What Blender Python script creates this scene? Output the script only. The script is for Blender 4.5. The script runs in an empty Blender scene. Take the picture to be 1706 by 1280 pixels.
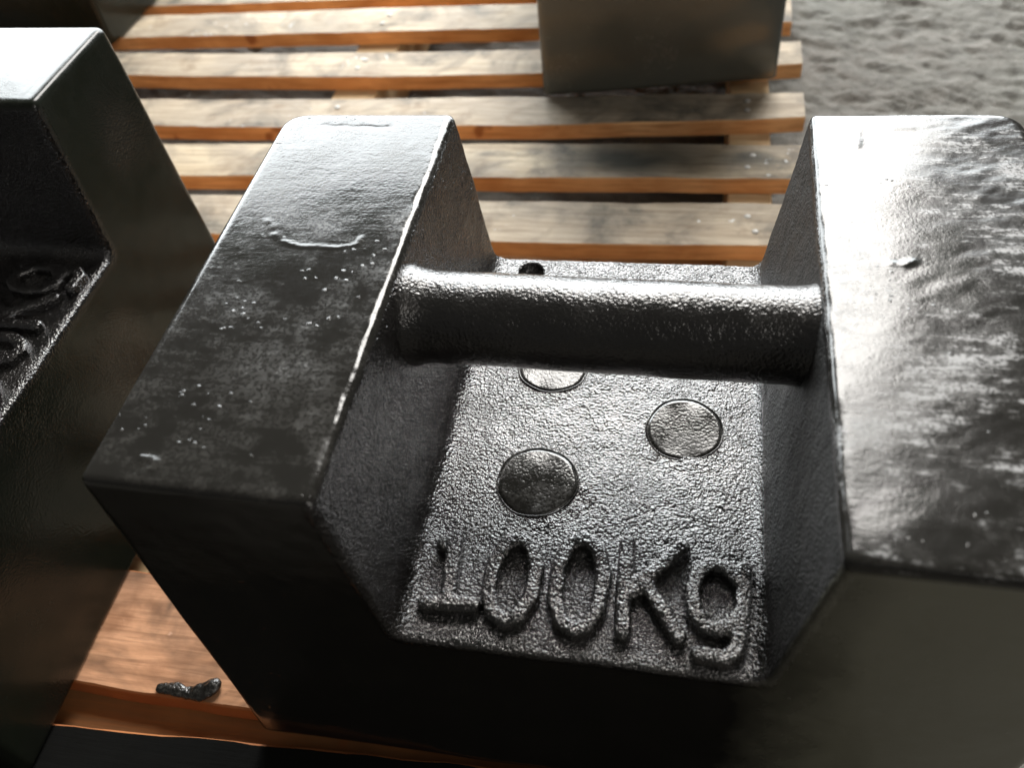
import bpy, bmesh, math, random
import numpy as np
from mathutils import Matrix, Vector

random.seed(7)
SC = bpy.context.scene
COL = SC.collection

# ------------------------------------------------------------------ camera
cam_d = bpy.data.cameras.new('camera')
cam = bpy.data.objects.new('camera', cam_d)
COL.objects.link(cam)
RIGHT = Vector((0.98228326, 0.16419931, -0.09032266))
DOWN = Vector((0.06444276, -0.74853927, -0.65995158))
FWD = Vector((-0.17597365, 0.64243875, -0.74585905))
m = Matrix.Identity(4)
for i in range(3):
    m[i][0] = RIGHT[i]
    m[i][1] = -DOWN[i]
    m[i][2] = -FWD[i]
m.translation = Vector((0.20064, -0.15122, 0.46684))
cam.matrix_world = m
cam_d.sensor_width = 36.0
cam_d.lens = 32.298
cam_d.clip_start = 0.01
cam_d.clip_end = 60.0
cam_d.dof.use_dof = True
cam_d.dof.focus_distance = 0.44
cam_d.dof.aperture_fstop = 9.0
SC.camera = cam

# ------------------------------------------------------------------ world, lamps, exposure
world = bpy.data.worlds.new('World')
SC.world = world
world.use_nodes = True
bg = world.node_tree.nodes['Background']
bg.inputs['Color'].default_value = (1.0, 0.98, 0.93, 1)
bg.inputs['Strength'].default_value = 0.10


def area_lamp(name, az, el, dist, sx, sy, radiance, color, target=(0.17, 0.15, 0.15), upright=False):
    a, e = math.radians(az), math.radians(el)
    d = Vector((math.sin(a) * math.cos(e), math.cos(a) * math.cos(e), math.sin(e)))
    L = bpy.data.lights.new(name, 'AREA')
    L.shape = 'RECTANGLE'
    L.size, L.size_y = sx, sy
    L.energy = radiance * math.pi * sx * sy
    L.color = color
    o = bpy.data.objects.new(name, L)
    COL.objects.link(o)
    o.location = Vector(target) + d * dist
    q = -d
    if upright:
        q = Vector((-d.x, -d.y, 0)).normalized()
    o.rotation_euler = q.to_track_quat('-Z', 'Y').to_euler()
    return o


# the open shed door behind the pallets and a strip of roof light above it
area_lamp('door_light', -13, 22, 3.0, 3.9, 1.75, 12.0, (0.93, 0.98, 1.0), upright=True)
area_lamp('roof_light', 2, 44, 4.0, 1.75, 1.5, 21.5, (1.0, 0.97, 0.925))
# unseen fill lamp added on the camera's side
area_lamp('side_fill_light', 125, 40, 5.0, 3.2, 2.2, 2.1, (1.0, 0.95, 0.88))

SC.view_settings.view_transform = 'Standard'
SC.view_settings.look = 'None'
SC.view_settings.exposure = 0.12
SC.view_settings.gamma = 1.0
SC.render.engine = 'CYCLES'
SC.cycles.use_denoising = True
SC.cycles.max_bounces = 4
SC.cycles.use_adaptive_sampling = True
SC.cycles.adaptive_threshold = 0.02
SC.cycles.sample_clamp_indirect = 6.0

# ------------------------------------------------------------------ helpers


def tag(o, label, cat, group=None):
    o['label'] = label
    o['category'] = cat
    if group:
        o['group'] = group
    return o


def empty(name, loc=(0, 0, 0), rz=0.0):
    o = bpy.data.objects.new(name, None)
    o.empty_display_size = 0.05
    o.location = loc
    o.rotation_euler = (0, 0, rz)
    COL.objects.link(o)
    return o


def link_mesh(name, me, mats, parent=None):
    for mt in (mats if isinstance(mats, (list, tuple)) else [mats]):
        if mt.name not in [x.name for x in me.materials]:
            me.materials.append(mt)
    o = bpy.data.objects.new(name, me)
    COL.objects.link(o)
    if parent:
        o.parent = parent
    return o


def mesh_np(name, V, Q, smooth=True):
    me = bpy.data.meshes.new(name)
    V = np.ascontiguousarray(V, np.float32)
    Q = np.ascontiguousarray(Q, np.int32)
    me.vertices.add(len(V))
    me.vertices.foreach_set('co', V.ravel())
    me.loops.add(Q.size)
    me.loops.foreach_set('vertex_index', Q.ravel())
    me.polygons.add(len(Q))
    me.polygons.foreach_set('loop_start', np.arange(0, Q.size, 4, dtype=np.int32))
    me.polygons.foreach_set('use_smooth', np.full(len(Q), smooth))
    me.update(calc_edges=True)
    me.validate()
    return me


def hash3(ix, iy, iz, seed):
    n = (ix.astype(np.int64) * 374761393 + iy.astype(np.int64) * 668265263 + iz.astype(np.int64) * 2147483647 + seed * 1274126177) & 0xffffffff
    n = ((n ^ (n >> 13)) * 1274126177) & 0xffffffff
    n = ((n ^ (n >> 16)) * 2246822519) & 0xffffffff
    n = n ^ (n >> 15)
    return (n & 0xffff).astype(np.float32) / 32767.5 - 1.0


def noise(P, scale, seed=0):
    """smooth value noise, -1..1, feature size = scale (scalar or 3-vector, metres)"""
    q = P / np.asarray(scale, np.float32)
    i = np.floor(q)
    f = q - i
    f = f * f * (3 - 2 * f)
    i = i.astype(np.int64)
    r = 0
    for dx in (0, 1):
        wx = f[:, 0] if dx else 1 - f[:, 0]
        for dy in (0, 1):
            wy = f[:, 1] if dy else 1 - f[:, 1]
            for dz in (0, 1):
                wz = f[:, 2] if dz else 1 - f[:, 2]
                r = r + wx * wy * wz * hash3(i[:, 0] + dx, i[:, 1] + dy, i[:, 2] + dz, seed)
    return r


def smax(a, b, k):
    h = np.maximum(k - np.abs(a - b), 0) / k
    return np.maximum(a, b) + h * h * k * 0.25


def smin(a, b, k):
    return -smax(-a, -b, k)


def sdf_mesh(fn, lo, hi, h):
    """surface-net mesh of fn(x, y, z) < 0"""
    lo, hi = np.array(lo), np.array(hi)
    n = np.ceil((hi - lo) / h).astype(int) + 1
    xs = [(lo[i] + h * np.arange(n[i])).astype(np.float32) for i in range(3)]
    D = np.empty(tuple(n), np.float32)
    step = 24
    for s in range(0, n[0], step):
        D[s:s + step] = fn(xs[0][s:s + step, None, None], xs[1][None, :, None], xs[2][None, None, :])
    ins = D < 0
    c = ins[:-1, :-1, :-1].astype(np.int8)
    cnt = np.zeros(tuple(n - 1), np.int8)
    for dx in (0, 1):
        for dy in (0, 1):
            for dz in (0, 1):
                cnt += ins[dx:n[0] - 1 + dx, dy:n[1] - 1 + dy, dz:n[2] - 1 + dz]
    act = (cnt > 0) & (cnt < 8)
    I = np.argwhere(act)
    idx = np.full(tuple(n - 1), -1, np.int32)
    idx[act] = np.arange(len(I))
    acc = np.zeros((len(I), 3))
    num = np.zeros(len(I))
    corners = [(0, 0, 0), (1, 0, 0), (0, 1, 0), (1, 1, 0), (0, 0, 1), (1, 0, 1), (0, 1, 1), (1, 1, 1)]
    vals = [D[I[:, 0] + a, I[:, 1] + b, I[:, 2] + e] for a, b, e in corners]
    for p in range(8):
        for q in range(p + 1, 8):
            if sum(abs(corners[p][k] - corners[q][k]) for k in range(3)) != 1:
                continue
            va, vb = vals[p], vals[q]
            cr = (va < 0) != (vb < 0)
            t = np.where(cr, va / np.where(cr, va - vb, 1), 0)
            for k in range(3):
                acc[:, k] += np.where(cr, corners[p][k] + t * (corners[q][k] - corners[p][k]), 0)
            num += cr
    V = lo + h * (I + acc / num[:, None])
    quads = []
    for ax in range(3):
        b, e = [(1, 2), (2, 0), (0, 1)][ax]
        s0 = [slice(1, -1)] * 3
        s1 = [slice(1, -1)] * 3
        s0[ax] = slice(0, -1)
        s1[ax] = slice(1, None)
        A, B = ins[tuple(s0)], ins[tuple(s1)]
        for flip in (False, True):
            w = np.argwhere((A & ~B) if not flip else (~A & B))
            if not len(w):
                continue
            w = w + 1
            w[:, ax] -= 1
            def at(db, de):
                u = w.copy()
                u[:, b] -= db
                u[:, e] -= de
                return idx[u[:, 0], u[:, 1], u[:, 2]]
            q = np.stack([at(1, 1), at(0, 1), at(0, 0), at(1, 0)], 1)
            if flip:
                q = q[:, ::-1]
            quads.append(q)
    return V, np.concatenate(quads)


def displaced(name, V, Q, amp_fn):
    me = mesh_np(name, V, Q)
    N = np.empty(len(V) * 3, np.float32)
    me.vertices.foreach_get('normal', N)
    N = N.reshape(-1, 3)
    V2 = V + N * amp_fn(V.astype(np.float32), N)[:, None]
    me.vertices.foreach_set('co', np.ascontiguousarray(V2, np.float32).ravel())
    me.update()
    return me


def float_attr(me, name, vals):
    a = me.attributes.new(name, 'FLOAT', 'POINT')
    a.data.foreach_set('value', np.ascontiguousarray(vals, np.float32))


# ------------------------------------------------------------------ materials
class MatB:
    def __init__(s, name):
        s.m = bpy.data.materials.new(name)
        s.m.use_nodes = True
        s.t = s.m.node_tree
        s.b = s.t.nodes['Principled BSDF']

    def n(s, kind, **kw):
        nd = s.t.nodes.new(kind)
        for k, v in kw.items():
            setattr(nd, k, v)
        return nd

    def l(s, a, b):
        s.t.links.new(a, b)

    def coords(s, scale=(1, 1, 1), rnd=False):
        tc = s.n('ShaderNodeTexCoord')
        mp = s.n('ShaderNodeMapping')
        mp.inputs['Scale'].default_value = scale
        s.l(tc.outputs['Object'], mp.inputs['Vector'])
        if rnd:
            oi = s.n('ShaderNodeObjectInfo')
            mu = s.n('ShaderNodeVectorMath', operation='SCALE')
            mu.inputs[0].default_value = (37.0, 19.0, 53.0)
            s.l(oi.outputs['Random'], mu.inputs['Scale'])
            s.l(mu.outputs[0], mp.inputs['Location'])
        return mp.outputs[0]

    def noise(s, vec, scale, detail=3, rough=0.55, dist=0.0):
        nd = s.n('ShaderNodeTexNoise')
        nd.inputs['Scale'].default_value = scale
        nd.inputs['Detail'].default_value = detail
        nd.inputs['Roughness'].default_value = rough
        nd.inputs['Distortion'].default_value = dist
        s.l(vec, nd.inputs['Vector'])
        return nd.outputs['Fac']

    def ramp(s, fac, stops):
        r = s.n('ShaderNodeValToRGB')
        el = r.color_ramp.elements
        while len(el) < len(stops):
            el.new(0.5)
        for e, (p, c) in zip(el, stops):
            e.position = p
            e.color = (c, c, c, 1) if isinstance(c, (int, float)) else (*c, 1)
        s.l(fac, r.inputs['Fac'])
        return r.outputs['Color']

    def math(s, op, a, b=None):
        nd = s.n('ShaderNodeMath', operation=op)
        for i, v in enumerate((a, b)):
            if v is None:
                continue
            if isinstance(v, (int, float)):
                nd.inputs[i].default_value = v
            else:
                s.l(v, nd.inputs[i])
        return nd.outputs[0]

    def mix(s, fac, a, b, blend='MIX'):
        nd = s.n('ShaderNodeMix', data_type='RGBA', blend_type=blend)
        for i, v in ((0, fac), (6, a), (7, b)):
            if isinstance(v, (int, float)):
                nd.inputs[i].default_value = v
            elif isinstance(v, tuple):
                nd.inputs[i].default_value = (*v, 1)
            else:
                s.l(v, nd.inputs[i])
        return nd.outputs[2]

    def attr(s, name):
        nd = s.n('ShaderNodeAttribute', attribute_name=name)
        return nd.outputs['Fac']

    def bump(s, height, dist, strength=1.0, normal=None):
        nd = s.n('ShaderNodeBump')
        nd.inputs['Distance'].default_value = dist
        if isinstance(strength, (int, float)):
            nd.inputs['Strength'].default_value = strength
        else:
            s.l(strength, nd.inputs['Strength'])
        s.l(height, nd.inputs['Height'])
        if normal is not None:
            s.l(normal, nd.inputs['Normal'])
        return nd.outputs[0]

    def set(s, **kw):
        for k, v in kw.items():
            k = k.replace('_', ' ')
            if isinstance(v, tuple):
                s.b.inputs[k].default_value = (*v, 1)
            elif isinstance(v, (int, float)):
                s.b.inputs[k].default_value = v
            else:
                s.l(v, s.b.inputs[k])
        return s.m


def black_paint(name, force_cast=None, dust=1.0, base=(0.014, 0.013, 0.011), extra=0.0, spec=0.5, specks=True,
                grain_amp=1.0, side=0.15, patch_scale=30, ground_sheen=False):
    """brushed black paint; the 'cast' attribute turns on the sand-cast grain"""
    M = MatB(name)
    c = M.coords()
    if force_cast is None:
        cast = M.attr('cast')
    else:
        v = M.n('ShaderNodeValue')
        v.outputs[0].default_value = force_cast
        cast = v.outputs[0]
    grain = M.noise(c, 760, 1.5, 0.6)
    patch = M.noise(c, patch_scale, 4, 0.7, 0.15)
    tc = M.n('ShaderNodeMapping')
    tc.inputs['Rotation'].default_value = (0, 0, math.radians(27))
    tc.inputs['Scale'].default_value = (0.16, 1, 1)
    M.l(c, tc.inputs['Vector'])
    brush = M.noise(tc.outputs[0], 330, 2, 0.6)
    amp = M.math('MULTIPLY', cast, M.math('ADD', M.math('MULTIPLY', patch, 0.0023 * grain_amp), 0.0001 * grain_amp))
    h = M.math('MULTIPLY', grain, M.math('ADD', amp, 0.00004))
    h = M.math('ADD', h, M.math('MULTIPLY', brush, M.math('MULTIPLY', M.math('SUBTRACT', 1.0, cast), 0.00003)))
    smear = M.ramp(M.math('ADD', patch, M.math('MULTIPLY', M.math('SUBTRACT', brush, 0.5), 0.35)), [(0.45, 0.0), (0.74, 1.0)])
    fine = M.ramp(grain, [(0.40, 0.15), (0.66, 1.0)])
    dustf = M.math('MULTIPLY', M.math('MULTIPLY', smear, fine), 0.33 * dust)
    if specks:
        spk = M.n('ShaderNodeTexVoronoi')
        spk.inputs['Scale'].default_value = 230
        M.l(c, spk.inputs['Vector'])
        near = M.ramp(M.math('ADD', spk.outputs['Distance'], M.math('MULTIPLY', grain, 0.6)), [(0.34, 1.0), (0.48, 0.0)])
        pick = M.ramp(M.noise(c, 34, 3, 0.7), [(0.54, 0.0), (0.68, 1.0)])
        sp = M.math('MULTIPLY', near, pick)
        h = M.math('ADD', h, M.math('MULTIPLY', sp, 0.0003))
        dustf = M.math('ADD', dustf, M.math('MULTIPLY', sp, 0.35 * dust))
    nb = M.bump(h, 1.0)
    ge = M.n('ShaderNodeNewGeometry')
    sx = M.n('ShaderNodeSeparateXYZ')
    M.l(ge.outputs['True Normal'], sx.inputs[0])
    dustf = M.math('MULTIPLY', dustf, M.ramp(sx.outputs[2], [(0.1, side), (0.8, 1.0)]))   # dust settles on what faces up
    cbase = M.mix(cast, base, (0.008, 0.0075, 0.007))
    colr = M.mix(dustf, cbase, (0.17, 0.16, 0.145))
    rough = M.math('ADD', M.math('MULTIPLY', patch, 0.18), 0.025 + extra)
    rough = M.math('ADD', rough, M.math('MULTIPLY', dustf, 0.5))
    coat = cast
    if ground_sheen:                                    # ground reflection painted into the colour of the near right flank
        fl = M.attr('ground_sheen')
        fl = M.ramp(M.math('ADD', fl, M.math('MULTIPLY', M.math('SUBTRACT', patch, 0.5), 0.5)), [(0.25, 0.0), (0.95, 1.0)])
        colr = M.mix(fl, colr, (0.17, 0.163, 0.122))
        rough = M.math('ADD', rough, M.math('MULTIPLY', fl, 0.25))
    if ground_sheen:
        sc = M.attr('scuff')                    # the right horn is rubbed and chalky
        sc2 = M.math('MULTIPLY', sc, M.ramp(M.math('ADD', M.math('MULTIPLY', patch, 0.7), M.math('MULTIPLY', brush, 0.45)), [(0.61, 0.0), (0.70, 1.0)]))
        sc2 = M.math('MULTIPLY', sc2, M.ramp(grain, [(0.38, 0.1), (0.6, 1.0)]))
        colr = M.mix(M.math('MULTIPLY', sc2, 0.75), colr, (0.36, 0.355, 0.35))
        rough = M.math('ADD', rough, M.math('MULTIPLY', sc, 0.05))
        rough = M.math('ADD', rough, M.math('MULTIPLY', sc2, 0.2))
        dull = M.attr('dull')                   # chalky, thinly painted inner wall
        rough = M.math('ADD', rough, M.math('MULTIPLY', dull, 0.5))
        coat = M.math('MULTIPLY', cast, M.math('SUBTRACT', 1.0, dull))
    M.l(nb, M.b.inputs['Coat Normal'])
    return M.set(Base_Color=colr, Roughness=rough, Normal=nb, Specular_IOR_Level=spec,
                 Coat_Weight=coat, Coat_Roughness=0.09, Coat_IOR=1.52, Coat_Tint=(1.0, 0.97, 0.965))


MAT_BLACK = black_paint('black_paint_on_cast_iron', ground_sheen=True)
MAT_LEFT = black_paint('black_paint_dull_gloss', None, 0.6, (0.010, 0.012, 0.008), 0.11, 0.27, False, grain_amp=0.6)
MAT_CAST = black_paint('black_paint_rough_casting', 1.0, 0.5, specks=False, grain_amp=0.7)
MAT_HANDLE = black_paint('black_paint_worn_handle', 0.55, 0.5, specks=False, extra=0.14, grain_amp=0.65)
MAT_SATIN = black_paint('dull_black_paint', None, 0.8, (0.065, 0.067, 0.055), 0.08, 0.9, False, side=0.7, patch_scale=16)
MAT_PLUG = black_paint('black_paint_plug', 0.10, 1.0, extra=0.03, specks=False)


def wood_top(name, dark=0.0, tint=None):
    M = MatB(name)
    c = M.coords((1, 1, 1), True)
    g = M.coords((0.06, 1, 1), True)
    grain = M.noise(g, 260, 5, 0.65, 0.3)
    band = M.noise(g, 60, 3, 0.5, 0.6)
    patch = M.noise(c, 9, 4, 0.6, 0.5)
    fine = M.noise(c, 60, 5, 0.65)
    base = M.ramp(band, [(0.3, (0.48, 0.37, 0.24)), (0.7, (0.67, 0.56, 0.40))])
    oi = M.n('ShaderNodeObjectInfo')
    base = M.mix(M.math('MULTIPLY', oi.outputs['Random'], 0.55), base, (0.42, 0.35, 0.28))
    grey = M.ramp(patch, [(0.40, 0.0), (0.60, 0.8)])
    colr = M.mix(grey, base, (0.36, 0.305, 0.24))
    colr = M.mix(M.ramp(grain, [(0.3, 0.8), (0.58, 0.0)]), colr, (0.24, 0.18, 0.12))
    # black overspray and rubbed dirt, white drips
    soot = M.math('MULTIPLY', M.ramp(M.noise(c, 14, 4, 0.65, 0.8), [(0.46, 0.0), (0.66, 1.0)]), M.ramp(fine, [(0.3, 0.5), (0.6, 1.0)]))
    blot = M.ramp(M.noise(c, 30, 3, 0.6, 0.3), [(0.56, 0.0), (0.72, 0.6)])
    colr = M.mix(blot, colr, (0.20, 0.135, 0.08))
    colr = M.mix(M.math('MULTIPLY', soot, 0.8), colr, (0.045, 0.045, 0.04))
    wh = M.math('MULTIPLY', M.ramp(M.noise(c, 120, 3, 0.6, 0.5), [(0.66, 0.0), (0.70, 1.0)]), M.ramp(M.noise(c, 12, 2), [(0.55, 0.0), (0.62, 1.0)]))
    colr = M.mix(wh, colr, (0.72, 0.72, 0.7))
    if tint:
        colr = M.mix(1.0, colr, tint, 'MULTIPLY')
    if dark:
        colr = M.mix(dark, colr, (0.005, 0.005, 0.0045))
    st = M.attr('stain_shade')
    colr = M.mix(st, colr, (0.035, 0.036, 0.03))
    b = M.bump(grain, 0.0006, 0.6)
    b = M.bump(fine, 0.0008, 0.4, b)
    return M.set(Base_Color=colr, Roughness=0.72, Normal=b, Specular_IOR_Level=0.06 if dark else 0.3)


def wood_side(name, col_a=(0.55, 0.27, 0.105), col_b=(0.78, 0.45, 0.21)):
    M = MatB(name)
    g = M.coords((0.05, 1, 1), True)
    c = M.coords((1, 1, 1), True)
    grain = M.noise(g, 300, 4, 0.6, 0.4)
    patch = M.noise(c, 16, 3, 0.6, 0.4)
    colr = M.ramp(patch, [(0.3, col_a), (0.65, col_b)])
    colr = M.mix(M.ramp(grain, [(0.32, 0.5), (0.55, 0.0)]), colr, (0.30, 0.11, 0.03))
    kn = M.ramp(M.noise(c, 28, 2, 0.5), [(0.68, 0.0), (0.74, 0.8)])
    colr = M.mix(kn, colr, (0.24, 0.075, 0.02))
    b = M.bump(grain, 0.0005, 0.5)
    return M.set(Base_Color=colr, Roughness=0.7, Normal=b, Specular_IOR_Level=0.3)


MAT_WTOP = wood_top('weathered_wood')
MAT_WDARK = wood_top('near_black_wood', 1.0)  # top of the frontmost slat, coloured near black
MAT_WRED = wood_top('reddish_sawn_wood', 0.0, (1.2, 0.76, 0.58))
MAT_WSIDE = wood_side('sawn_orange_wood')
MAT_SHADY = wood_side('shaded_brown_wood', (0.16, 0.07, 0.025), (0.24, 0.11, 0.04))  # darker brown puts the shade of the front gap into the colour
MAT_REDSIDE = wood_side('red_brown_sawn_wood', (0.28, 0.09, 0.03), (0.40, 0.15, 0.05))
MAT_STRINGER = wood_side('stringer_wood', (0.5, 0.36, 0.2), (0.7, 0.55, 0.34))


def dirt_material():
    M = MatB('dusty_dirt')
    c = M.coords()
    n1 = M.noise(c, 5, 5, 0.6)
    n2 = M.noise(c, 45, 6, 0.65)
    n3 = M.noise(c, 320, 3, 0.6)
    colr = M.ramp(n1, [(0.3, (0.132, 0.130, 0.114)), (0.7, (0.165, 0.150, 0.133))])
    colr = M.mix(M.ramp(n2, [(0.34, 0.85), (0.56, 0.0)]), colr, (0.085, 0.08, 0.07))
    colr = M.mix(M.ramp(n3, [(0.68, 0.0), (0.75, 0.7)]), colr, (0.6, 0.57, 0.52))
    b = M.bump(n2, 0.010, 0.8)
    b = M.bump(n3, 0.0015, 0.6, b)
    return M.set(Base_Color=colr, Roughness=0.85, Normal=b, Specular_IOR_Level=0.25)


MAT_DIRT = dirt_material()
MAT_NAIL = MatB('nail_steel').set(Base_Color=(0.42, 0.40, 0.37), Metallic=0.3, Roughness=0.6)
MAT_TAR = black_paint('dried_paint_skin', 0.3, 1.6)

# ------------------------------------------------------------------ ground
GZ = -0.092


def axis(a, b, lo, hi, fine):
    mid = np.arange(a, b, fine)
    left = a - np.geomspace(fine, a - lo, 26)[::-1]
    right = b + np.geomspace(fine, hi - b, 26)
    return np.concatenate([left, mid, right])


gx = axis(-0.85, 0.85, -9, 9, 0.004)
gy = axis(-0.12, 1.30, -9, 11, 0.004)
GX, GY = np.meshgrid(gx, gy, indexing='ij')
P = np.stack([GX.ravel(), GY.ravel(), np.zeros(GX.size)], 1).astype(np.float32)
ca, sa = math.cos(math.radians(-14)), math.sin(math.radians(-14))
PR = np.stack([P[:, 0] * ca + P[:, 1] * sa, -P[:, 0] * sa + P[:, 1] * ca, P[:, 2]], 1)
PW = PR + 0.012 * np.stack([noise(P, 0.05, 41), noise(P, 0.05, 42), 0 * P[:, 0]], 1)
z = 0.004 * noise(P, 0.13, 1) + 0.0018 * noise(P, 0.035, 2)
z -= 0.0075 * np.clip(noise(PW, (0.040, 0.011, 1), 3) - 0.30, 0, 1) + 0.0045 * np.clip(noise(PW, (0.018, 0.0075, 1), 4) - 0.30, 0, 1)
z += 0.006 * np.clip(noise(P, 0.014, 6) - 0.42, 0, 1) + 0.004 * np.clip(noise(PW, (0.04, 0.007, 1), 7) - 0.25, 0, 1) + 0.0009 * noise(P, 0.0065, 5)


def tread(cx, cy, ang, half, length, period, skew, amp):
    a = math.radians(ang)
    u = (P[:, 0] - cx) * math.cos(a) + (P[:, 1] - cy) * math.sin(a)
    v = -(P[:, 0] - cx) * math.sin(a) + (P[:, 1] - cy) * math.cos(a)
    msk = np.clip((half - np.abs(v)) / 0.008, 0, 1) * np.clip((length - np.abs(u)) / 0.03, 0, 1)
    rib = np.clip(np.sin((u + skew * v + 0.006 * noise(P, 0.02, 8)) * 2 * math.pi / period) * 1.6, -1, 1) * (0.6 + 0.6 * noise(P, 0.03, 9))
    return msk * (amp * rib - amp * 0.6), msk


for t in [(0.45, 0.762, 14, 0.020, 0.07, 0.017, 0.8, 0.0030), (0.56, 0.86, -24, 0.016, 0.05, 0.02, 0.9, 0.0024), (-0.2, 0.66, 8, 0.03, 0.5, 0.022, .8, .002)]:
    dz, mk = tread(*t)
    z = z * (1 - 0.6 * mk) + dz
P[:, 2] = GZ + z
nx, ny = len(gx), len(gy)
ii = np.arange(nx * ny).reshape(nx, ny)
Q = np.stack([ii[:-1, :-1].ravel(), ii[1:, :-1].ravel(), ii[1:, 1:].ravel(), ii[:-1, 1:].ravel()], 1)
ground = link_mesh('ground', mesh_np('ground', P, Q), MAT_DIRT)
ground['kind'] = 'structure'

# ------------------------------------------------------------------ pallet
pallet = empty('pallet', (0, 0.45, GZ))
tag(pallet, 'slatted wooden pallet with grey tops and orange sawn edges carrying the black weights', 'pallet')
POFF = Vector((0, 0.45, GZ))
TH = 0.0145


def quad3(pts):
    xs, ys = zip(*pts)
    return np.polyfit(xs, ys, len(xs) - 1)


def make_slat(front, back, xl, xr, mats, seed, th=TH, ztop=0.0, stain_shades=()):
    """board whose front/back edges follow two curves y(x); top slot 0, sawn sides slot 1"""
    rng = np.random.RandomState(seed)
    n = 90
    xs = np.linspace(xl, xr, n)
    yf = np.polyval(quad3(front), xs) if len(front) > 1 else np.full(n, front[0][1])
    yb = np.polyval(quad3(back), xs) if len(back) > 1 else np.full(n, back[0][1])
    q0 = np.stack([xs, np.zeros(n), np.zeros(n)], 1).astype(np.float32)
    yf = yf + 0.0005 * noise(q0, 0.045, seed) + 0.0004 * noise(q0, 0.012, seed + 50)
    yb = yb + 0.0005 * noise(q0, 0.045, seed + 9) + 0.0004 * noise(q0, 0.012, seed + 59)
    zt = ztop + 0.0005 * noise(q0, 0.08, seed + 20) - 0.0004
    chip = 0.0009 + 0.0005 * noise(q0, 0.02, seed + 30)
    K = 7                                            # columns across the top
    me_v, me_f, mi = [], [], []
    ring = []
    for i in range(n):
        r = []
        e = chip[i]
        zb = zt[i] - th
        r.append((xs[i], yf[i], zb))
        r.append((xs[i], yf[i], zt[i] - e))
        for k in range(K):
            t = k / (K - 1)
            y = (yf[i] + e) * (1 - t) + (yb[i] - e) * t
            r.append((xs[i], y, zt[i] + 0.0005 * math.sin(3.1 * t) + (0.00012 * rng.randn())))
        r.append((xs[i], yb[i], zt[i] - e))
        r.append((xs[i], yb[i], zb))
        ring.append(r)
    R = len(ring[0])
    V = np.array(ring).reshape(-1, 3)
    # ends not perfectly square
    for i in range(n - 1):
        for k in range(R):
            k2 = (k + 1) % R
            me_f.append((i * R + k, (i + 1) * R + k, (i + 1) * R + k2, i * R + k2))
            mi.append(0 if 2 <= k <= R - 4 else 1)
    me_f.append(tuple(range(R)))
    mi.append(1)
    me_f.append(tuple((n - 1) * R + k for k in range(R))[::-1])
    mi.append(1)
    V = V - np.array(POFF)
    me = bpy.data.meshes.new('slat')
    me.from_pydata([tuple(v) for v in V], [], me_f)
    me.polygons.foreach_set('material_index', mi)
    W = V + np.array(POFF)
    s = np.zeros(len(V))
    for cx, cy, rx, ry, a in stain_shades:
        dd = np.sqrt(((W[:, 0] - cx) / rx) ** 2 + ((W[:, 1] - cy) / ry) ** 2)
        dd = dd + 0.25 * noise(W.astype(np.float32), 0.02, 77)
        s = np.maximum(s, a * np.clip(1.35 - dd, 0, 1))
    float_attr(me, 'stain_shade', s)
    me.update()
    bm = bmesh.new()
    bm.from_mesh(me)
    bmesh.ops.recalc_face_normals(bm, faces=bm.faces)
    bm.to_mesh(me)
    bm.free()
    return link_mesh('slat', me, list(mats), pallet)


STD = (MAT_WTOP, MAT_WSIDE)
SLATS = [
    # front, back, xl, xr, materials
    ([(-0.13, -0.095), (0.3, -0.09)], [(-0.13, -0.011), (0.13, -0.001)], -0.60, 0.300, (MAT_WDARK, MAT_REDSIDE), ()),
    ([(-0.11, 0.012), (-0.02, 0.010)], [(-0.11, 0.083), (0.3, 0.084)], -0.60, 0.300, (MAT_WRED, MAT_REDSIDE), ()),
    ([(0, 0.112)], [(0, 0.162)], -0.60, 0.302, STD, ()),
    ([(0, 0.190)], [(0, 0.240)], -0.60, 0.298, STD, ()),
    ([(0, 0.268)], [(0, 0.318)], -0.60, 0.300, STD, ()),
    ([(0, 0.341)], [(0, 0.372)], -0.60, 0.301, STD, ()),
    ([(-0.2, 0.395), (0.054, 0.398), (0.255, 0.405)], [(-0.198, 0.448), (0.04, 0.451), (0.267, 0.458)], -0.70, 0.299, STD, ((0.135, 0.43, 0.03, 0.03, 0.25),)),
    ([(-0.228, 0.474), (0.035, 0.482), (0.273, 0.489)], [(-0.273, 0.523), (0.025, 0.533), (0.274, 0.538)], -0.72, 0.298, STD, ((0.155, 0.514, 0.075, 0.024, 0.95), (0.225, 0.516, 0.045, 0.008, 0.75))),  # overspray stain with the rear weight's shadow painted into it
    ([(-0.304, 0.551), (0.009, 0.559), (0.296, 0.580)], [(-0.332, 0.598), (0.0, 0.608), (0.294, 0.622)], -0.76, 0.296, STD, ((0.14, 0.60, 0.11, 0.03, 0.55),)),  # darker wood colour stands in for the rear weight's shadow
    ([(-0.373, 0.643), (0.046, 0.649), (0.297, 0.669)], [(-0.405, 0.689), (0.039, 0.696), (0.295, 0.713)], -0.78, 0.297, STD, ()),
    ([(-0.395, 0.721), (0.032, 0.739), (0.29, 0.749)], [(-0.417, 0.770), (0.024, 0.792), (0.29, 0.800)], -0.78, 0.290, STD, ()),
    ([(-0.427, 0.792), (-0.203, 0.804), (0.29, 0.828)], [(-0.427, 0.845), (-0.203, 0.855), (0.29, 0.878)], -0.78, 0.292, STD, ()),
    ([(-0.427, 0.875), (0.29, 0.905)], [(-0.427, 0.93), (0.29, 0.955)], -0.78, 0.292, STD, ()),
    ([(-0.427, 0.955), (0.29, 0.985)], [(-0.427, 1.005), (0.29, 1.03)], -0.78, 0.292, STD, ()),
]
slat_objs = []
for i, (f, b, xl, xr, mats, st) in enumerate(SLATS):
    slat_objs.append(make_slat(f, b, xl, xr, mats, 100 + i * 7, stain_shades=st))


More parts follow.
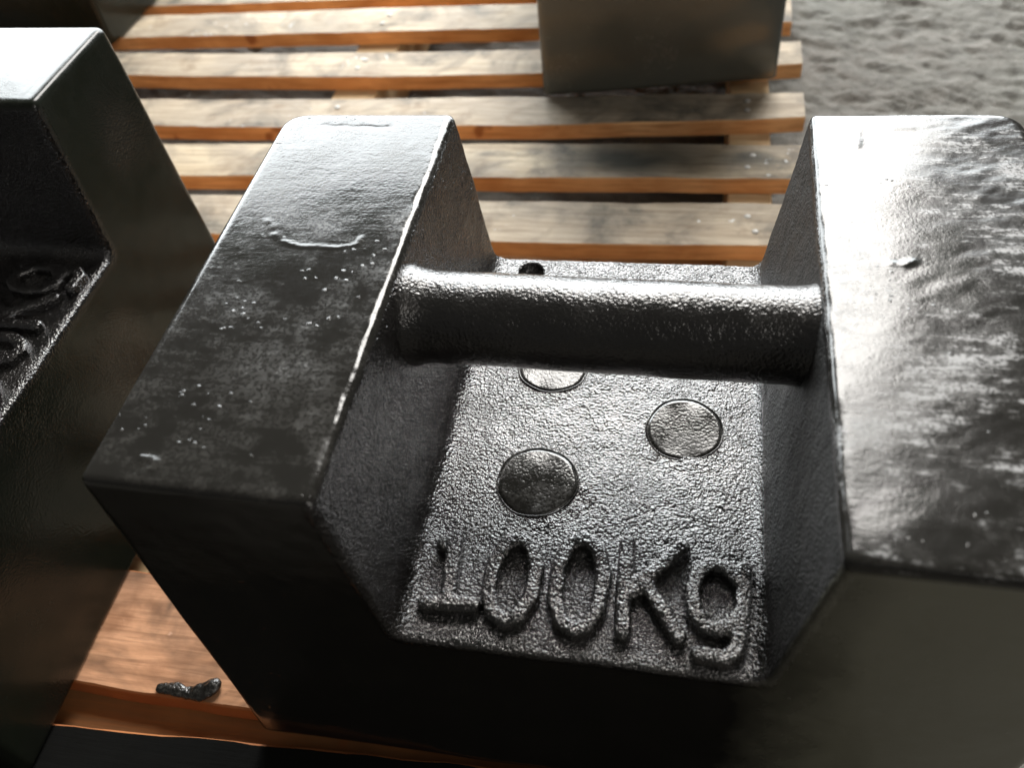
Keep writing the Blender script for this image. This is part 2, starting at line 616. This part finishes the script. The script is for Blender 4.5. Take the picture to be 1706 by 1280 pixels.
def make_beam(name, x0, x1, y0, y1, z0, z1, mat, seed):
    bm = bmesh.new()
    bmesh.ops.create_cube(bm, size=1.0)
    for v in bm.verts:
        v.co = Vector(((x0 + x1) / 2 + v.co.x * (x1 - x0), (y0 + y1) / 2 + v.co.y * (y1 - y0), (z0 + z1) / 2 + v.co.z * (z1 - z0))) - POFF
    bmesh.ops.bevel(bm, geom=bm.edges[:], offset=0.0015, segments=2, affect='EDGES', profile=0.5)
    me = bpy.data.meshes.new(name)
    bm.to_mesh(me)
    bm.free()
    return link_mesh(name, me, mat, pallet)


STR_X = [(-0.585, -0.54), (-0.159, -0.114), (0.232, 0.268)]
for k, (a, b) in enumerate(STR_X):
    make_beam('stringer', a, b, 0.055, 1.02, -0.075, -TH - 0.0012, MAT_STRINGER, k)
for k, (a, b) in enumerate([(-0.07, 0.02), (0.43, 0.50), (0.93, 1.01)]):
    make_beam('bottom_board', -0.60, 0.29, a, b, -0.0905, -0.0752, MAT_WSIDE, k)

make_beam('spacer_board', -0.60, 0.29, -0.05, 0.05, -TH - 0.018, -TH - 0.0016, MAT_SHADY, 9)

# nail heads over the stringers
bmn = bmesh.new()
bmesh.ops.create_uvsphere(bmn, u_segments=10, v_segments=6, radius=0.0028)
for v in bmn.verts:
    v.co.z *= 0.35
nail_me = bpy.data.meshes.new('nail')
bmn.to_mesh(nail_me)
bmn.free()
nail_me.materials.append(MAT_NAIL)
for so, (f, b, xl, xr, mats, st) in zip(slat_objs[6:12], SLATS[6:12]):
    for sx in STR_X[1:]:
        cx = (sx[0] + sx[1]) / 2
        y0 = np.polyval(quad3(f), cx)
        y1 = np.polyval(quad3(b), cx)
        for fr in (0.32, 0.66):
            o = bpy.data.objects.new('nail', nail_me)
            COL.objects.link(o)
            o.parent = so
            o.location = Vector((cx + random.uniform(-0.004, 0.006), y0 + (y1 - y0) * fr, 0.0002)) - POFF

# ------------------------------------------------------------------ cast iron weights
W, D, H = 0.3428, 0.2329, 0.2231
FZ = 0.1311                      # recess floor
XL_T, XL_B, XR_T, XR_B = 0.0857, 0.0972, 0.2529, 0.2402
HY, HZ, HR = 0.116, 0.197, 0.0198


def recess(x, y, z, xlt=XL_T, xlb=XL_B, xrt=XR_T, xrb=XR_B, fz=FZ, h=H, k=0.0075):
    t = (h - z) / (h - fz)
    a = (xlt + (xlb - xlt) * t) - x
    b = x - (xrt + (xrb - xrt) * t)
    c = fz - z
    return smax(smax(a, b, 0.004), c + 0 * x, k)


def main_body(x, y, z):
    t = z / H
    d = smax(-x + 0 * y + 0 * z, x - W + 0 * y + 0 * z, 0.004)
    front = t * (0.0025 - 0.018 * x) - y
    back = y - (D + t * (-0.0045 + 0.022 * x))
    d = smax(d, front, 0.0035)
    d = smax(d, back, 0.013)
    d = smax(d, z - H + 0 * x, 0.0030)
    d = smax(d, -z, 0.004)
    d = smax(d, -recess(x, y, z), 0.0030)
    pit = np.sqrt((x - 0.1185) ** 2 + (y - 0.2205) ** 2 + ((z - FZ) * 1.3) ** 2) - 0.0068      # blow-hole behind the handle
    d = smax(d, -pit, 0.001)
    return d


def seg_dist(px, py, pts):
    r = None
    for (ax, ay), (bx, by) in zip(pts[:-1], pts[1:]):
        dx, dy = bx - ax, by - ay
        t = np.clip(((px - ax) * dx + (py - ay) * dy) / (dx * dx + dy * dy), 0, 1)
        q = np.hypot(px - ax - t * dx, py - ay - t * dy)
        r = q if r is None else np.minimum(r, q)
    return r


RIDGES = [  # runs and ridges of paint on the horn tops: polyline, height, half-width
    ([(0.031, 0.1308), (0.0402, 0.1278), (0.0480, 0.1283), (0.0562, 0.1277), (0.0648, 0.1304), (0.0653, 0.1351)], 0.0002, 0.0009),
    ([(0.0195, 0.1440), (0.0235, 0.1400)], 0.00015, 0.0013),
    ([(0.0262, 0.1350), (0.0280, 0.1325)], 0.0002, 0.0013),
    ([(0.2712, 0.2078), (0.2727, 0.2216), (0.2956, 0.2231)], 0.0003, 0.0016),
    ([(0.0233, 0.0073), (0.0259, 0.0126), (0.0191, 0.0141)], 0.0007, 0.0012),
    ([(0.0226, 0.2183), (0.028, 0.2172), (0.033, 0.2182), (0.038, 0.2170), (0.044, 0.2181), (0.049, 0.2170), (0.0560, 0.2176)], -0.00016, 0.0010),
    ([(0.2780, 0.1317), (0.2820, 0.1310), (0.2860, 0.1330)], 0.0005, 0.0015),
]


def main_disp(Pv, N):
    x, y, z_ = Pv.T
    r = np.abs(recess(x, y, z_))
    cast = np.clip(1 - (r - 0.001) / 0.003, 0, 1)
    top = np.clip((z_ - (H - 0.003)) / 0.002, 0, 1) * np.clip(N[:, 2], 0, 1)
    right = np.clip((x - 0.245) / 0.01, 0, 1)
    a = (1 - top) * (0.00035 * noise(Pv, 0.03, 11) + 0.00006 * noise(Pv, 0.006, 12))
    a += cast * (0.00014 * noise(Pv, 0.0032, 13) + 0.0003 * noise(Pv, 0.009, 14))
    pr = np.stack([x * 0.9 + y * 0.43, -x * 0.43 + y * 0.9, z_], 1)
    rq = np.clip((x - 0.275) / 0.03 + 0.7 * noise(Pv, 0.03, 29), 0.2, 1)
    a += top * right * (0.00036 * noise(pr, (0.034, 0.022, 1), 21) + rq * (0.00010 * noise(pr, (0.012, 0.005, 1), 22) + 0.00006 * noise(pr, (0.006, 0.0024, 1), 23)))
    a += top * (1 - right) * (0.00006 * noise(Pv, 0.025, 24) + 0.000015 * noise(Pv, 0.003, 25))
    # rough filed arris along the horn edge
    edge = np.exp(-((x - XL_T) / 0.004) ** 2) * top
    a += edge * 0.0001 * noise(Pv, (0.004, 0.0035, 1), 31)
    for pts, hh, ww in RIDGES:
        sd = seg_dist(x, y, pts)
        a += top * hh * np.exp(-(sd / ww) ** 2) * (0.75 + 0.5 * noise(Pv, 0.004, 41))
    return a.astype(np.float32)


def cast_attr(me, fn):
    n = len(me.vertices)
    co = np.empty(n * 3, np.float32)
    me.vertices.foreach_get('co', co)
    no = np.empty(n * 3, np.float32)
    me.vertices.foreach_get('normal', no)
    float_attr(me, 'cast', fn(co.reshape(-1, 3), no.reshape(-1, 3)))


def main_cast(Pv, N):
    x, y, z_ = Pv.T
    r = np.abs(recess(x, y, z_))
    c = np.clip(1 - (r - 0.0015) / 0.003, 0, 1) * np.clip((H - 0.0015 - z_) / 0.002, 0, 1)
    # scoured, smoother patch round the plugs
    q = np.exp(-(((x - 0.155) / 0.035) ** 2 + ((y - 0.125) / 0.03) ** 2))
    q2 = np.exp(-(((x - 0.160) / 0.013) ** 2 + ((y - 0.066) / 0.010) ** 2)) + np.exp(-(((x - 0.196) / 0.012) ** 2 + ((y - 0.100) / 0.006) ** 2))
    c = c * (1 - 0.3 * np.clip((x - 0.238) / 0.006, 0, 1))
    return np.clip(c * (1 - 0.5 * q - 0.8 * q2 * (0.6 + 0.8 * noise(Pv, 0.006, 71))), 0.0, 1)


V, Q = sdf_mesh(main_body, (-0.004, -0.006, -0.004), (W + 0.004, 0.248, H + 0.005), 0.00112)
me = displaced('body', V, Q, main_disp)
cast_attr(me, main_cast)
co = np.empty(len(me.vertices) * 3, np.float32)
me.vertices.foreach_get('co', co)
co = co.reshape(-1, 3)
rr_ = np.abs(recess(co[:, 0], co[:, 1], co[:, 2]))
float_attr(me, 'dull', np.clip((co[:, 0] - 0.2385) / 0.004, 0, 1) * (rr_ < 0.003) * np.clip((H - 0.002 - co[:, 2]) / 0.004, 0, 1) * 0.9)
float_attr(me, 'scuff', np.clip((co[:, 0] - 0.25) / 0.004, 0, 1) * np.clip((co[:, 2] - (H - 0.003)) / 0.002, 0, 1))
float_attr(me, 'ground_sheen', np.clip((co[:, 0] - 0.215) / 0.06, 0, 1) * (co[:, 1] < 0.0005) * np.clip((H - 0.002 - co[:, 2]) / 0.004, 0, 1))  # mask of the painted ground reflection on the front face
main = empty('test_weight', (0.17, 0.116, 0))
tag(main, 'black 100Kg cast iron block weight in the middle with bar handle and raised lettering', 'weight', 'cast iron weights on the pallet')
MO = Vector((-0.17, -0.116, 0))


def put(name, me, mat, parent=main, off=MO):
    o = link_mesh(name, me, mat, parent)
    o.location = off
    return o


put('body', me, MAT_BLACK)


def handle_sdf(x, y, z):
    t1 = np.clip((x - 0.089) / 0.011, 0, 1)
    t2 = np.clip((0.2525 - x) / 0.011, 0, 1)
    fl = 0.0026 * (1 - t1) ** 2 + 0.0016 * (1 - t2) ** 2
    zc = HZ + 0 * x
    d = np.sqrt((y - HY) ** 2 + (z - zc) ** 2) - (HR + fl)
    return np.maximum(d, np.abs(x - 0.1705) - 0.0855)


V, Q = sdf_mesh(handle_sdf, (0.083, 0.088, 0.168), (0.258, 0.144, 0.226), 0.001)
V[:, 2] = np.minimum(V[:, 2], H - 0.001)
me = displaced('handle', V, Q, lambda p, n: (0.0001 * noise(p, 0.0034, 51) + 0.0002 * noise(p, 0.011, 52) + 0.0003 * noise(p, 0.04, 53)).astype(np.float32))
put('handle', me, MAT_HANDLE)

GLYPHS = [
    ('raised_digit', [[(0.1085, 0.0432), (0.1125, 0.0474), (0.1152, 0.0166)], [(0.1065, 0.0154), (0.1256, 0.0168)]]),
    ('raised_digit', [[(0.1405, 0.0493), (0.1462, 0.0455), (0.1491, 0.0364), (0.1487, 0.0227), (0.1447, 0.0142), (0.1394, 0.0113), (0.1343, 0.0148), (0.1313, 0.0233), (0.1313, 0.0372), (0.1351, 0.0463), (0.1405, 0.0493)]]),
    ('raised_digit', [[(0.1665, 0.0524), (0.173, 0.0485), (0.1767, 0.0354), (0.176, 0.0214), (0.1718, 0.0129), (0.1673, 0.0108), (0.162, 0.0137), (0.1584, 0.0225), (0.1579, 0.0374), (0.161, 0.0483), (0.1665, 0.0524)]]),
    ('raised_letter', [[(0.185, 0.0524), (0.186, 0.0123)], [(0.2071, 0.0523), (0.1888, 0.03)], [(0.1927, 0.0351), (0.2075, 0.0129)]]),
    ('raised_letter', [[(0.2293, 0.0401), (0.2245, 0.045), (0.2188, 0.0457), (0.214, 0.041), (0.2119, 0.0327), (0.2134, 0.0237), (0.2177, 0.0179), (0.2231, 0.0173), (0.2285, 0.0225)], [(0.2323, 0.045), (0.2312, 0.0208), (0.2295, 0.0102), (0.2251, 0.0063), (0.2156, 0.007)]]),
]
GH, GW = 0.0053, 0.0033


def glyph_mesh(lines, seed, h=0.0006):
    pts = np.array([p for l in lines for p in l])
    lo = pts.min(0) - 0.006
    hi = pts.max(0) + 0.006

    def fn(x, y, z):
        d = None
        for l in lines:
            q = seg_dist(x, y, l)
            d = q if d is None else smin(d, q, 0.002)
        d = d - (GW + 0.0005 * np.clip(1 - (z - FZ) / GH, 0, 1.4))
        d = smax(d, z - (FZ + GH), 0.0022)
        return np.maximum(d, (FZ - 0.002) - z)
    V, Q = sdf_mesh(fn, (lo[0], lo[1], FZ - 0.003), (hi[0], hi[1], FZ + GH + 0.002), h)
    return displaced('raised_glyph', V, Q, lambda p, n: (0.00010 * noise(p, 0.0028, seed) + 0.0003 * noise(p, 0.008, seed + 1)).astype(np.float32))


for k, (nm, lines) in enumerate(GLYPHS):
    put(nm, glyph_mesh(lines, 60 + 3 * k), MAT_CAST)

PLUGS = [(0.1424, 0.0812, 0.0178, 0.0004), (0.2055, 0.1165, 0.0168, 0.0010), (0.1402, 0.1512, 0.0168, 0.0003)]


def plug_mesh(r, prof, seed):
    nseg = 72
    V, F = [(0, 0, prof[0][1])], []
    for (rr, zz) in prof[1:]:
        for k in range(nseg):
            a = 2 * math.pi * k / nseg
            w = 1 + 0.012 * math.sin(3 * a + seed) + 0.008 * math.sin(7 * a + 2 * seed)
            V.append((rr * w * math.cos(a), rr * w * math.sin(a), zz + (0.00015 * math.sin(5 * a + seed * 2) if rr > r * 0.95 else 0)))
    for k in range(nseg):
        F.append((0, 1 + k, 1 + (k + 1) % nseg))
    for j in range(len(prof) - 2):
        for k in range(nseg):
            a0 = 1 + j * nseg
            F.append((a0 + k, a0 + nseg + k, a0 + nseg + (k + 1) % nseg, a0 + (k + 1) % nseg))
    me = bpy.data.meshes.new('plug')
    me.from_pydata(V, [], F)
    me.polygons.foreach_set('use_smooth', [True] * len(F))
    me.update()
    return me


for k, (cx, cy, r, up) in enumerate(PLUGS):
    e = 0.0004 + up
    prof = [(0, e), (r * 0.5, e + 0.0001), (r * 0.9, e), (r - 0.0004, e), (r - 0.0002, e - 0.0006), (r + 0.0001, e - 0.0006), (r + 0.0003, e + 0.0001), (r + 0.0006, e), (r + 0.0014, -0.0016)]
    o = put('plug', plug_mesh(r, prof, k + 1.3), MAT_PLUG)
    o.location = MO + Vector((cx, cy, FZ))
    o.rotation_euler = [(0.02, 0.0, 0), (0.066, 0.008, 0), (0.0, 0.02, 0), (0, 0, 0)][k]

# --- the neighbouring weights share one plain casting, built round its own centre
HW, HD = 0.17, 0.1165


def plain_body_fn(draft, hh, fz):
    def fn(x, y, z):
        t = z / hh
        d = smax(-HW - x + 0 * y + 0 * z, x - HW + 0 * y + 0 * z, 0.004)
        hd = HD - draft * t
        d = smax(d, -hd - y + 0 * x, 0.005)
        d = smax(d, y - hd + 0 * x, 0.005)
        d = smax(d, z - hh + 0 * x, 0.004)
        d = smax(d, -z, 0.004)
        r = recess(x + HW, y, z, 0.082, 0.092, 2 * HW - 0.082, 2 * HW - 0.092, fz, hh)
        return smax(d, -r, 0.004)
    return fn


def plain_weight_mesh(draft, hh, fz, seed, h=0.0019):
    V, Q = sdf_mesh(plain_body_fn(draft, hh, fz), (-HW - 0.006, -HD - 0.006, -0.006), (HW + 0.006, HD + 0.006, hh + 0.007), h)
    def dsp(p, n):
        a = 0.0005 * noise(p, 0.04, seed) + 0.00006 * noise(p, 0.009, seed + 1) + 0.00003 * noise(p, 0.0045, seed + 3)
        return a.astype(np.float32)
    me = displaced('body', V, Q, dsp)
    def cst(p, n):
        r = np.abs(recess(p[:, 0] + HW, p[:, 1], p[:, 2], 0.082, 0.092, 2 * HW - 0.082, 2 * HW - 0.092, fz, hh))
        c = np.clip(1 - (r - 0.0015) / 0.004, 0, 1) * np.clip((hh - 0.002 - p[:, 2]) / 0.003, 0, 1)
        side = np.clip(np.abs(n[:, 1]) - 0.6, 0, 0.4) * np.clip(0.05 + 1.6 * noise(p, 0.045, seed + 7), 0, 1)
        return np.maximum(c, side)
    cast_attr(me, cst)
    return me


def bar_mesh(zc):
    def fn(x, y, z):
        t = np.clip((0.088 - np.abs(x)) / 0.016, 0, 1)
        d = np.sqrt(y ** 2 + (z - zc) ** 2) - (0.0195 + 0.004 * (1 - t) ** 2) + 0 * x
        return np.maximum(d, np.abs(x) - 0.09)
    V, Q = sdf_mesh(fn, (-0.095, -0.028, zc - 0.028), (0.095, 0.028, zc + 0.028), 0.0022)
    return displaced('handle', V, Q, lambda p, n: (0.0003 * noise(p, 0.005, 5)).astype(np.float32))


# left weight, turned a quarter so that its lettered side runs away from the camera
lw_h = 0.232
left = empty('test_weight', (-0.115 - HD, 0.298 - HW + 0.004, 0), math.radians(90))
tag(left, 'glossy black weight cut off by the left edge with a bright reflection on its horn', 'weight', 'cast iron weights on the pallet')
put('body', plain_weight_mesh(0.019, lw_h, 0.139, 201, 0.0015), MAT_LEFT, left, (0, 0, 0))
put('handle', bar_mesh(lw_h - 0.027), MAT_CAST, left, (0, 0, 0))
FZ_MAIN = FZ
for k, (nm, lines) in enumerate(GLYPHS):
    FZ = FZ_MAIN
    g = put(nm, glyph_mesh(lines, 160 + 3 * k, 0.0009), MAT_CAST, left, (-0.17, -0.116 + 0.012, 0.139 - FZ_MAIN))

body_p = plain_weight_mesh(0.0, 0.2231, 0.1311, 301, 0.0022)
bar_p = bar_mesh(0.196)


def plain_weight(name, loc, rz, label, sy=1.0, skin=None):
    r = empty(name, loc, rz)
    tag(r, label, 'weight', 'cast iron weights on the pallet')
    for nm, mm, mt in (('body', body_p, MAT_SATIN), ('handle', bar_p, MAT_CAST)):
        o = link_mesh(nm, mm, mt, r)
        if skin and nm == 'body':
            o.material_slots[0].link = 'OBJECT'
            o.material_slots[0].material = skin
        o.scale = (1, sy, 1)
    return r


# rear weight, its narrow end towards the camera
fa = math.atan2(0.638 - 0.606, 0.273 - 0.061)
mid = Vector(((0.061 + 0.273) / 2, (0.606 + 0.638) / 2, 0))
nrm = Vector((-math.sin(fa), math.cos(fa), 0))
c = mid + nrm * HW
plain_weight('test_weight', (c.x, c.y, 0.0012), fa + math.radians(90), 'black weight behind the handle, its plain end facing the camera', 0.2135 / 0.233)
plain_weight('test_weight', (-0.422 - HW, 0.703 + HD, 0.0012), math.radians(-2), 'dark weight at the top left corner, only its lower side showing', 1.0, MAT_LEFT)

# ------------------------------------------------------------------ curl of dried black paint on the front slat


def lump_fn(x, y, z):
    d = None
    for (px, py, pz, rr) in [(-0.063, 0.0152, 0.0011, 0.0022), (-0.057, 0.0153, 0.0013, 0.0028), (-0.066, 0.0150, 0.0010, 0.0016), (-0.060, 0.0155, 0.0012, 0.0022), (-0.054, 0.0150, 0.0013, 0.0028), (-0.049, 0.0145, 0.0012, 0.0027), (-0.044, 0.0150, 0.0018, 0.0033), (-0.040, 0.0158, 0.0024, 0.0038), (-0.0365, 0.0180, 0.0034, 0.0036), (-0.034, 0.0195, 0.0040, 0.0028)]:
        q = np.sqrt((x - px) ** 2 + 0.6 * (y - py) ** 2 + ((z - pz * 0.6) * 1.5) ** 2) - rr
        d = q if d is None else smin(d, q, 0.003)
    return smax(d, -z - 0.0004, 0.001)


V, Q = sdf_mesh(lump_fn, (-0.073, 0.006, -0.003), (-0.027, 0.026, 0.012), 0.0005)
me = displaced('paint_lump', V, Q, lambda p, n: (0.0005 * noise(p, 0.004, 90) + 0.0002 * noise(p, 0.0015, 91)).astype(np.float32))
lump = link_mesh('paint_lump', me, MAT_TAR)
tag(lump, 'crumpled lump of dried black paint on the front slat between the weights', 'paint lump')
